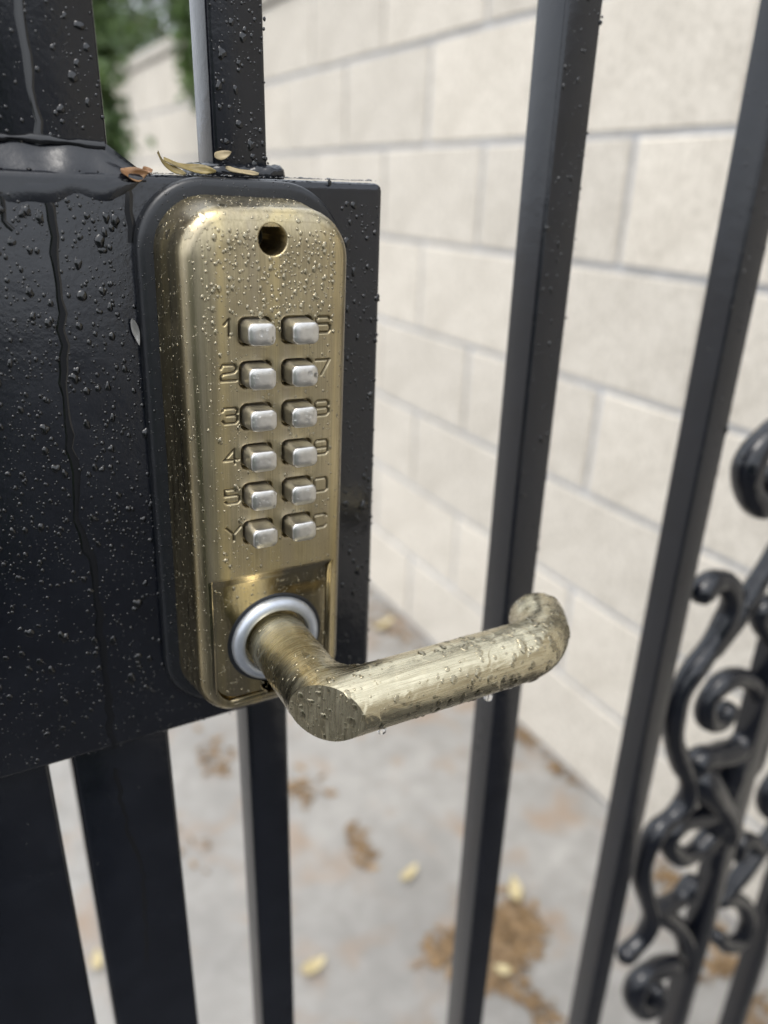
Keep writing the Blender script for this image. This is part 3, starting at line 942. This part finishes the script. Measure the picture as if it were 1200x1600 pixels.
def gate_drops():
    d = Drops()
    NF = np.array([0, -1.0, 0])
    # rivulets on the box front and the stile
    trails = []
    def trail(px, y, w):
        P = [on_y(a, b, y) for a, b in px]
        pts = wander(P)
        ws = [1.05 * w * MM * (0.75 + 0.5 * abs(math.sin(i * .37 + w))) for i in range(len(pts))]
        d.ribbon(pts, (0, -1, 0), ws, 0.07)
        trails.append((np.array([[p.x, p.z] for p in pts]), w * MM))
    trail([(70, 300), (82, 345), (88, 420), (96, 490), (104, 540), (98, 600), (108, 680), (118, 760), (124, 830), (148, 885), (154, 960),
           (165, 1050), (172, 1120), (178, 1170)], 214.98, 0.9)
    trail([(3, 300), (4, 345), (14, 360)], 214.98, 0.5)
    trail([(196, 280), (204, 330), (208, 380)], 214.98, 0.8)
    trail([(35, -10), (40, 60), (42, 110), (60, 190), (62, 232)], 220.98, 0.9)
    trail([(180, 1200), (192, 1260), (208, 1320), (222, 1360), (226, 1420), (232, 1500)], 220.98, 0.6)
    d.ribbon(wander([W(-14, 220.6, 8.9), W(8, 220.6, 8.2), W(24, 220.6, 8.7), W(41, 220.6, 7.8)], .002, .0002), (0, -1, 0.25),
             [.9 * MM * (.6 + .6 * abs(math.sin(i * .55))) for i in range(80)], .5)
    def clear(x, z):
        ok = np.ones(len(x), bool)
        for T, w in trails:
            for p in T: ok &= (np.abs(x - p[0]) > w * 1.25) | (np.abs(z - p[1]) > 0.002)
        return ok
    def face(x0, x1, z0, z1, y, n, med, sig, lo, hi, nrm=(0, -1, 0), dens=None):
        x = rng.uniform(x0, x1, n); z = rng.uniform(z0, z1, n)
        k = clear(x * MM, zc(0) + z * MM)
        if dens is not None: k &= rng.uniform(0, 1, n) < dens(x, z)
        x, z = x[k], z[k]
        P = np.stack([x * MM, np.full(len(x), y * MM), CAM_H + z * MM], 1)
        d.add(P, np.tile(np.array(nrm, float), (len(x), 1)), radii(len(x), med, sig, lo, hi))
    nogasket = lambda x, z: ~((x > 43.5) & (x < 105) & (z < -1) & (z > -163))
    low = lambda x, z: nogasket(x, z) * np.where(z < -110, .45, 1.0)
    face(-12, 118, BOX_B, -4, 215, 8500, 0.24, 0.5, 0.10, 0.9, dens=low)
    face(-8, 118, -150, -5, 215, 460, 0.66, 0.34, 0.45, 1.4, dens=nogasket)
    # a few big beads seen clearly on the photograph
    for px, py, r in ((128, 462, 1.35), (122, 412, 1.0), (160, 390, 1.1), (160, 455, 0.95), (18, 378, 1.0), (75, 505, 0.9), (62, 340, .9),
                      (35, 332, 1.0), (172, 480, .8), (155, 487, .7), (553, 321, .9), (553, 425, 1.0), (515, 285, .6)):
        p = on_y(px, py, 215)
        d.add([p], [NF], np.array([r * MM]), 2, (.4, .5), 1.6)
    # stile above and below the box
    face(-6, 41.5, 8, 110, 221, 900, 0.24, 0.45, 0.09, 0.9)
    face(-6, 41.5, 8, 110, 221, 60, 0.7, 0.3, 0.5, 1.2)
    face(11, 41, -420, -178, 221, 260, 0.14, 0.35, 0.08, 0.4)
    face(-12, 2, -300, -178, 221, 120, 0.14, 0.35, 0.08, 0.4)
    # bars
    bx = {72.0: (3, 90, 420), 192.6: (-260, 120, 700), 304: (-300, 150, 550)}
    for x, (z0, z1, n) in bx.items():
        face(x + .5, x + 15.5, max(z0, -260), z1, 227, n, 0.22, 0.5, 0.09, 0.75)
        face(x + 1, x + 15, max(z0, -120), z1, 227, 26, 0.75, 0.3, 0.5, 1.2)
        # left faces
        k = n; y = rng.uniform(227.8, 242.2, k); z = rng.uniform(z0, z1, k)
        P = np.stack([np.full(k, x * MM - .00001), y * MM, CAM_H + z * MM], 1)
        d.add(P, np.tile([-1.0, 0, 0], (k, 1)), radii(k, 0.22, .5, .09, .8))
    # top edge of the box
    k = 700; x = rng.uniform(-12, 118, k); y = rng.uniform(216, 228, k)
    d.add(np.stack([x * MM, y * MM, np.full(k, zc(BOX_T))], 1), np.tile([0, 0, 1.0], (k, 1)), radii(k, .3, .5, .12, 1.0))
    d.build(gate, 'rain drops and rivulets clinging to the black paint', WATER_DARK)
gate_drops()

def sample_mesh(o, n, filt):
    me = o.data; me.calc_loop_triangles()
    v = np.empty(len(me.vertices) * 3); me.vertices.foreach_get('co', v); v = v.reshape(-1, 3)
    t = np.empty(len(me.loop_triangles) * 3, int); me.loop_triangles.foreach_get('vertices', t); t = t.reshape(-1, 3)
    m = np.array(o.matrix_world); v = v @ m[:3, :3].T + m[:3, 3]
    a, b, c = v[t[:, 0]], v[t[:, 1]], v[t[:, 2]]
    nr = np.cross(b - a, c - a); ar = np.linalg.norm(nr, axis=1); nr /= np.maximum(ar, 1e-12)[:, None]
    w = ar * filt((a + b + c) / 3, nr)
    i = rng.choice(len(t), n, p=w / w.sum())
    u = rng.uniform(size=(n, 2)); s = u.sum(1) > 1; u[s] = 1 - u[s]
    return a[i] + (b - a)[i] * u[:, :1] + (c - a)[i] * u[:, 1:], nr[i]

def scroll_drops():
    d = Drops()
    for o in list(gate.children):
        if o.name.startswith('scroll'):
            P, N = sample_mesh(o, 70, lambda c, n: (n[:, 2] - .6 * n[:, 1] > -.1).astype(float) + 1e-6)
            d.add(P, N, radii(len(P), .8, .4, .4, 1.8), 1, (.25, .45), .6)
    d.build(gate, 'rain drops on the cast scrolls', WATER_DARK)
scroll_drops()

def lock_drops():
    d = Drops()
    m = np.array(lock.matrix_world)
    def to_w(P): return P @ m[:3, :3].T + m[:3, 3]
    nf = m[:3, :3] @ np.array([0, -1.0, 0])
    def face(n, med, sig, lo, hi, dens=None, zr=(-70, 70)):
        x = rng.uniform(-18.4, 18.4, n); z = rng.uniform(*zr, n)
        ok = np.ones(n, bool)
        for bx in BX:
            for bz in BZ: ok &= ~((np.abs(x - bx) < 4.8) & (np.abs(z - bz) < 3.9))
        ok &= np.hypot(x - .4, z - 67.8) > 4.4
        ok &= np.hypot(x - RING_X, z - RING_Z) > 15.6
        ok &= ~((np.abs(x) < 18.4) & (z > -30) & (z < -26.6))
        for zz in DIG_L: ok &= ~((np.abs(x + 12.3) < 2.7) & (np.abs(z - zz) < 2.7) & (rng.uniform(size=n) < .85))
        for zz in DIG_R: ok &= ~((np.abs(x - 14.9) < 2.7) & (np.abs(z - zz) < 2.7) & (rng.uniform(size=n) < .85))
        if dens is not None: ok &= rng.uniform(size=n) < dens(x, z)
        x, z = x[ok], z[ok]
        P = np.stack([x, -(TH - pocket_depth(x, z)), z], 1) * MM
        d.add(to_w(P), np.tile(nf, (len(x), 1)), radii(len(x), med, sig, lo, hi))
    face(1900, 0.16, 0.45, 0.07, 0.5)
    face(520, 0.42, 0.30, 0.28, 0.85, zr=(44, 70.5))
    face(260, 0.36, 0.32, 0.25, 0.8)
    dk = Drops()
    for bx in BX:                               # drops on the button caps
        for bz in BZ:
            k = 16
            P = np.stack([rng.uniform(-3.1, 3.1, k) + bx, np.full(k, -(TH + 6.02)), rng.uniform(-2.1, 2.1, k) + bz], 1) * MM
            dk.add(to_w(P), np.tile(nf, (k, 1)), radii(k, .26, .5, .1, .7), hgt=(.18, .32))
    dk.build(lock, 'rain drops on the push buttons', WATER)
    hs = [o for o in lock.children if o.name.startswith('housing')][0]
    P, N = sample_mesh(hs, 2000, lambda c, n: ((n[:, 0] < .75) & (n[:, 1] < .5)).astype(float))
    d.add(P, N, radii(len(P), .15, .4, .07, .45))
    P, N = sample_mesh(hs, 160, lambda c, n: ((n[:, 2] > -.2) & (n[:, 0] < .6)).astype(float))
    d.add(P, N, radii(len(P), .45, .35, .3, 1.0), hgt=(.22, .4), sag=.4)
    # broad puddles lying on the top shoulder
    P, N = sample_mesh(hs, 5, lambda c, n: ((n[:, 2] > .35) & (n[:, 1] < -.1) & (c[:, 0] < .066)).astype(float))
    d.add(P, N, radii(len(P), 1.5, .3, .9, 2.4), 2, (.10, .16), .5)
    gs = [o for o in lock.children if o.name.startswith('gasket')][0]
    P, N = sample_mesh(gs, 900, lambda c, n: (n[:, 0] < .4).astype(float))
    dg = Drops(); dg.add(P, N, radii(len(P), .15, .4, .07, .4)); dg.build(lock, 'fine rain drops on the black gasket', WATER_DARK)
    # lever
    P, N = sample_mesh(lever, 1000, lambda c, n: ((n[:, 1] < .6)).astype(float))
    d.add(P, N, radii(len(P), .17, .5, .07, .6))
    P, N = sample_mesh(lever, 260, lambda c, n: (.25 + (c[:, 0] > .10)) * (n[:, 1] < .8))
    d.add(P, N, radii(len(P), .75, .35, .45, 1.7), hgt=(.2, .38), sag=1.4)
    P, N = sample_mesh(lever, 30, lambda c, n: ((c[:, 0] > .132)).astype(float))
    d.add(P, N, radii(len(P), 1.0, .3, .6, 1.5), 2, (.12, .20), .7)
    P, N = sample_mesh(lever, 70, lambda c, n: ((n[:, 1] + n[:, 0] < -1.38)).astype(float))   # on the flat
    d.add(P, N, radii(len(P), .38, .5, .15, 1.1), hgt=(.22, .36))
    d.build(lock, 'rain drops beaded over the brass lock', WATER_BRASS)
lock_drops()

# two drops about to fall from the underside of the lever
def hanging(px, py, y, r, label):
    p = on_y(px, py, y)
    prof = [(0.02, -1.25), (.45, -1.15), (.78, -.8), (.92, -.35), (.9, .1), (.75, .5), (.62, .8), (.6, 1.1)]
    V = []; Fq = []; n = 16
    for a, z in prof:
        for k in range(n):
            t = 6.2832 * k / n
            V.append((a * r * MM * math.cos(t) * 1.15, a * r * MM * math.sin(t), z * r * MM))
    for j in range(len(prof) - 1):
        for k in range(n): Fq.append([j * n + k, j * n + (k + 1) % n, (j + 1) * n + (k + 1) % n, (j + 1) * n + k])
    o = obj('water_drop', mesh_np('water_drop', V, Fq, WATER), label=label, category='water drop', group='drops hanging under the lever')
    o.location = p
hanging(597, 1140, 157, 1.25, 'clear water drop hanging under the lever, close to its flat cut corner')
hanging(763, 1088, 157, 1.35, 'clear water drop under the lever, in front of the bar right of the lock')

# ------------------------------------------------------------------ leaves
def leaf(name, mat, L, wd, curl, fold, label, cat='leaf', group=None, twist=0.0):
    """a real little leaf blade with thickness; local X along the midrib"""
    n, m = 11, 5
    V = []
    for s in (1, -1):
        for i in range(n):
            t = i / (n - 1)
            w = wd * (math.sin(math.pi * min(1, t ** .75)) ** .8) * .5 + .0001
            for k in range(m):
                u = -1 + 2 * k / (m - 1)
                z = curl * L * (t - .5) ** 2 * 2 + fold * abs(u) * w + .03 * L * math.sin(7 * t + u * 2)
                yy = u * w; a = twist * (t - .5)
                V.append(((t - .5) * L, yy * math.cos(a) - z * math.sin(a), yy * math.sin(a) + z * math.cos(a) + s * .00012))
    N = n * m; Fq = []
    for i in range(n - 1):
        for k in range(m - 1):
            a = i * m + k
            Fq.append([a, a + m, a + m + 1, a + 1]); Fq.append([N + a, N + a + 1, N + a + m + 1, N + a + m])
    for i in range(n - 1):
        for k in (0, m - 1):
            a = i * m + k; q = [a, a + m, N + a + m, N + a]
            Fq.append(q if k else q[::-1])
    o = obj(name, mesh_np(name, V, Fq, mat), label=label, category=cat)
    if group: o['group'] = group
    return o
G1 = 'leaf scraps caught on the lock box'
o = leaf('dry_leaf', LEAF_OLIVE, .0135, .0034, .25, .35, 'long curled olive brown leaf lying along the top edge of the lock box', group=G1, twist=1.2)
o.location = on_y(296, 265, 220); o.rotation_euler = (R(40), R(6), R(-8))
o = leaf('dry_leaf', LEAF_OLIVE, .0085, .0024, .5, .3, 'thin upturned leaf blade at the left end of the olive leaf on the lock box', group=G1, twist=.8)
o.location = on_y(262, 262, 219); o.rotation_euler = (R(50), R(28), R(10))
o = leaf('dry_leaf', LEAF_TAN, .0052, .0024, .3, .2, 'small tan leaf standing on the weld at the foot of the upright bar', group=G1)
o.location = on_y(347, 243, 224); o.rotation_euler = (R(65), R(-14), R(5))
o = leaf('dry_leaf', LEAF_TAN, .0092, .0017, .1, .2, 'pale flat leaf sliver lying in front of the upright bar on the lock box', group=G1)
o.location = on_y(378, 269, 219); o.rotation_euler = (R(45), R(8), R(-6))
o = leaf('dry_leaf', LEAF_BROWN, .0062, .0042, .9, .6, 'crumpled red brown leaf scrap on the front edge of the lock box', group=G1, twist=1.0)
o.location = on_y(208, 277, 216.5); o.rotation_euler = (R(60), R(-20), R(12))
o = leaf('dry_leaf', LEAF_BROWN, .0026, .0022, .6, .5, 'tiny round brown bud scrap between two larger leaves on the lock box', group=G1)
o.location = on_y(230, 269, 218.5); o.rotation_euler = (R(50), 0, 0)
o = leaf('wet_leaf', LEAF_PALE, .0072, .0017, .2, .4, 'translucent pale leaf scrap stuck against the left side of the lock gasket')
o.location = on_y(213, 518, 213.6); o.rotation_euler = (R(90), R(80), R(-25))

GL = 'yellow leaves fallen on the concrete'
for px, py, L, a, lab in ((640, 1365, .055, 20, 'pale yellow leaf alone on the concrete between the lock lever and the litter patch'),
                          (805, 1390, .062, 60, 'large pale yellow leaf just above the brown litter patch'),
                          (490, 1510, .058, 10, 'pale leaf on the concrete right of the bar under the lock'),
                          (152, 1500, .045, 80, 'small pale leaf seen through the narrow slot between the two stiles'),
                          (785, 1515, .040, 130, 'pale leaf lying on top of the brown litter patch'),
                          (600, 976, .085, 15, 'orange yellow leaf at the foot of the block wall, beside the lock box')):
    o = leaf('fallen_leaf', LEAF_YELLOW, L * .8, L * .38, .25, .2, lab, group=GL)
    o.location = on_ground(px, py, .010); o.rotation_euler = (R(random.uniform(-12, 12)), R(random.uniform(-10, 10)), R(a))

def build_litter():
    V = []; Fq = []
    spots = [(775, 1470, .036, .030, 420), (695, 1482, .022, .014, 110), (800, 1440, .020, .022, 150), (765, 1530, .020, .016, 70),
             (345, 1180, .022, .035, 60), (465, 1235, .022, .028, 60), (566, 1325, .010, .026, 60), (840, 1575, .012, .02, 60),
             (820, 1150, .015, .04, 60), (605, 975, .03, .10, 100), (300, 1330, .02, .03, 16),
             (1050, 1375, .016, .016, 60), (1125, 1512, .03, .008, 70), (1110, 1460, .015, .012, 40),
             (870, 1200, .010, .03, 30), (1180, 1570, .025, .015, 40)]
    for px, py, sx, sy, n in spots:
        c = on_ground(px, py)
        for _ in range(int(n * .6)):
            p = c + Vector((random.gauss(0, sx), random.gauss(0, sy), random.uniform(.001, .006)))
            if p.x > XW - .004: p.x = XW - random.uniform(.004, .03)
            L = random.uniform(.006, .019); w = L * random.uniform(.2, .5)
            a = random.uniform(0, 6.28); ax = Vector((math.cos(a), math.sin(a), random.uniform(-.25, .25)))
            sd = Vector((-math.sin(a), math.cos(a), random.uniform(-.4, .4)))
            i = len(V)
            V += [p - ax * L, p + sd * w + Vector((0, 0, .002)), p + ax * L, p - sd * w]
            Fq.append((i, i + 1, i + 2, i + 3))
    obj('leaf_litter', mesh_np('leaf_litter', V, np.array(Fq), LITTER, False), kind='stuff',
        label='brown and orange leaf crumbs scattered over the concrete')
build_litter()
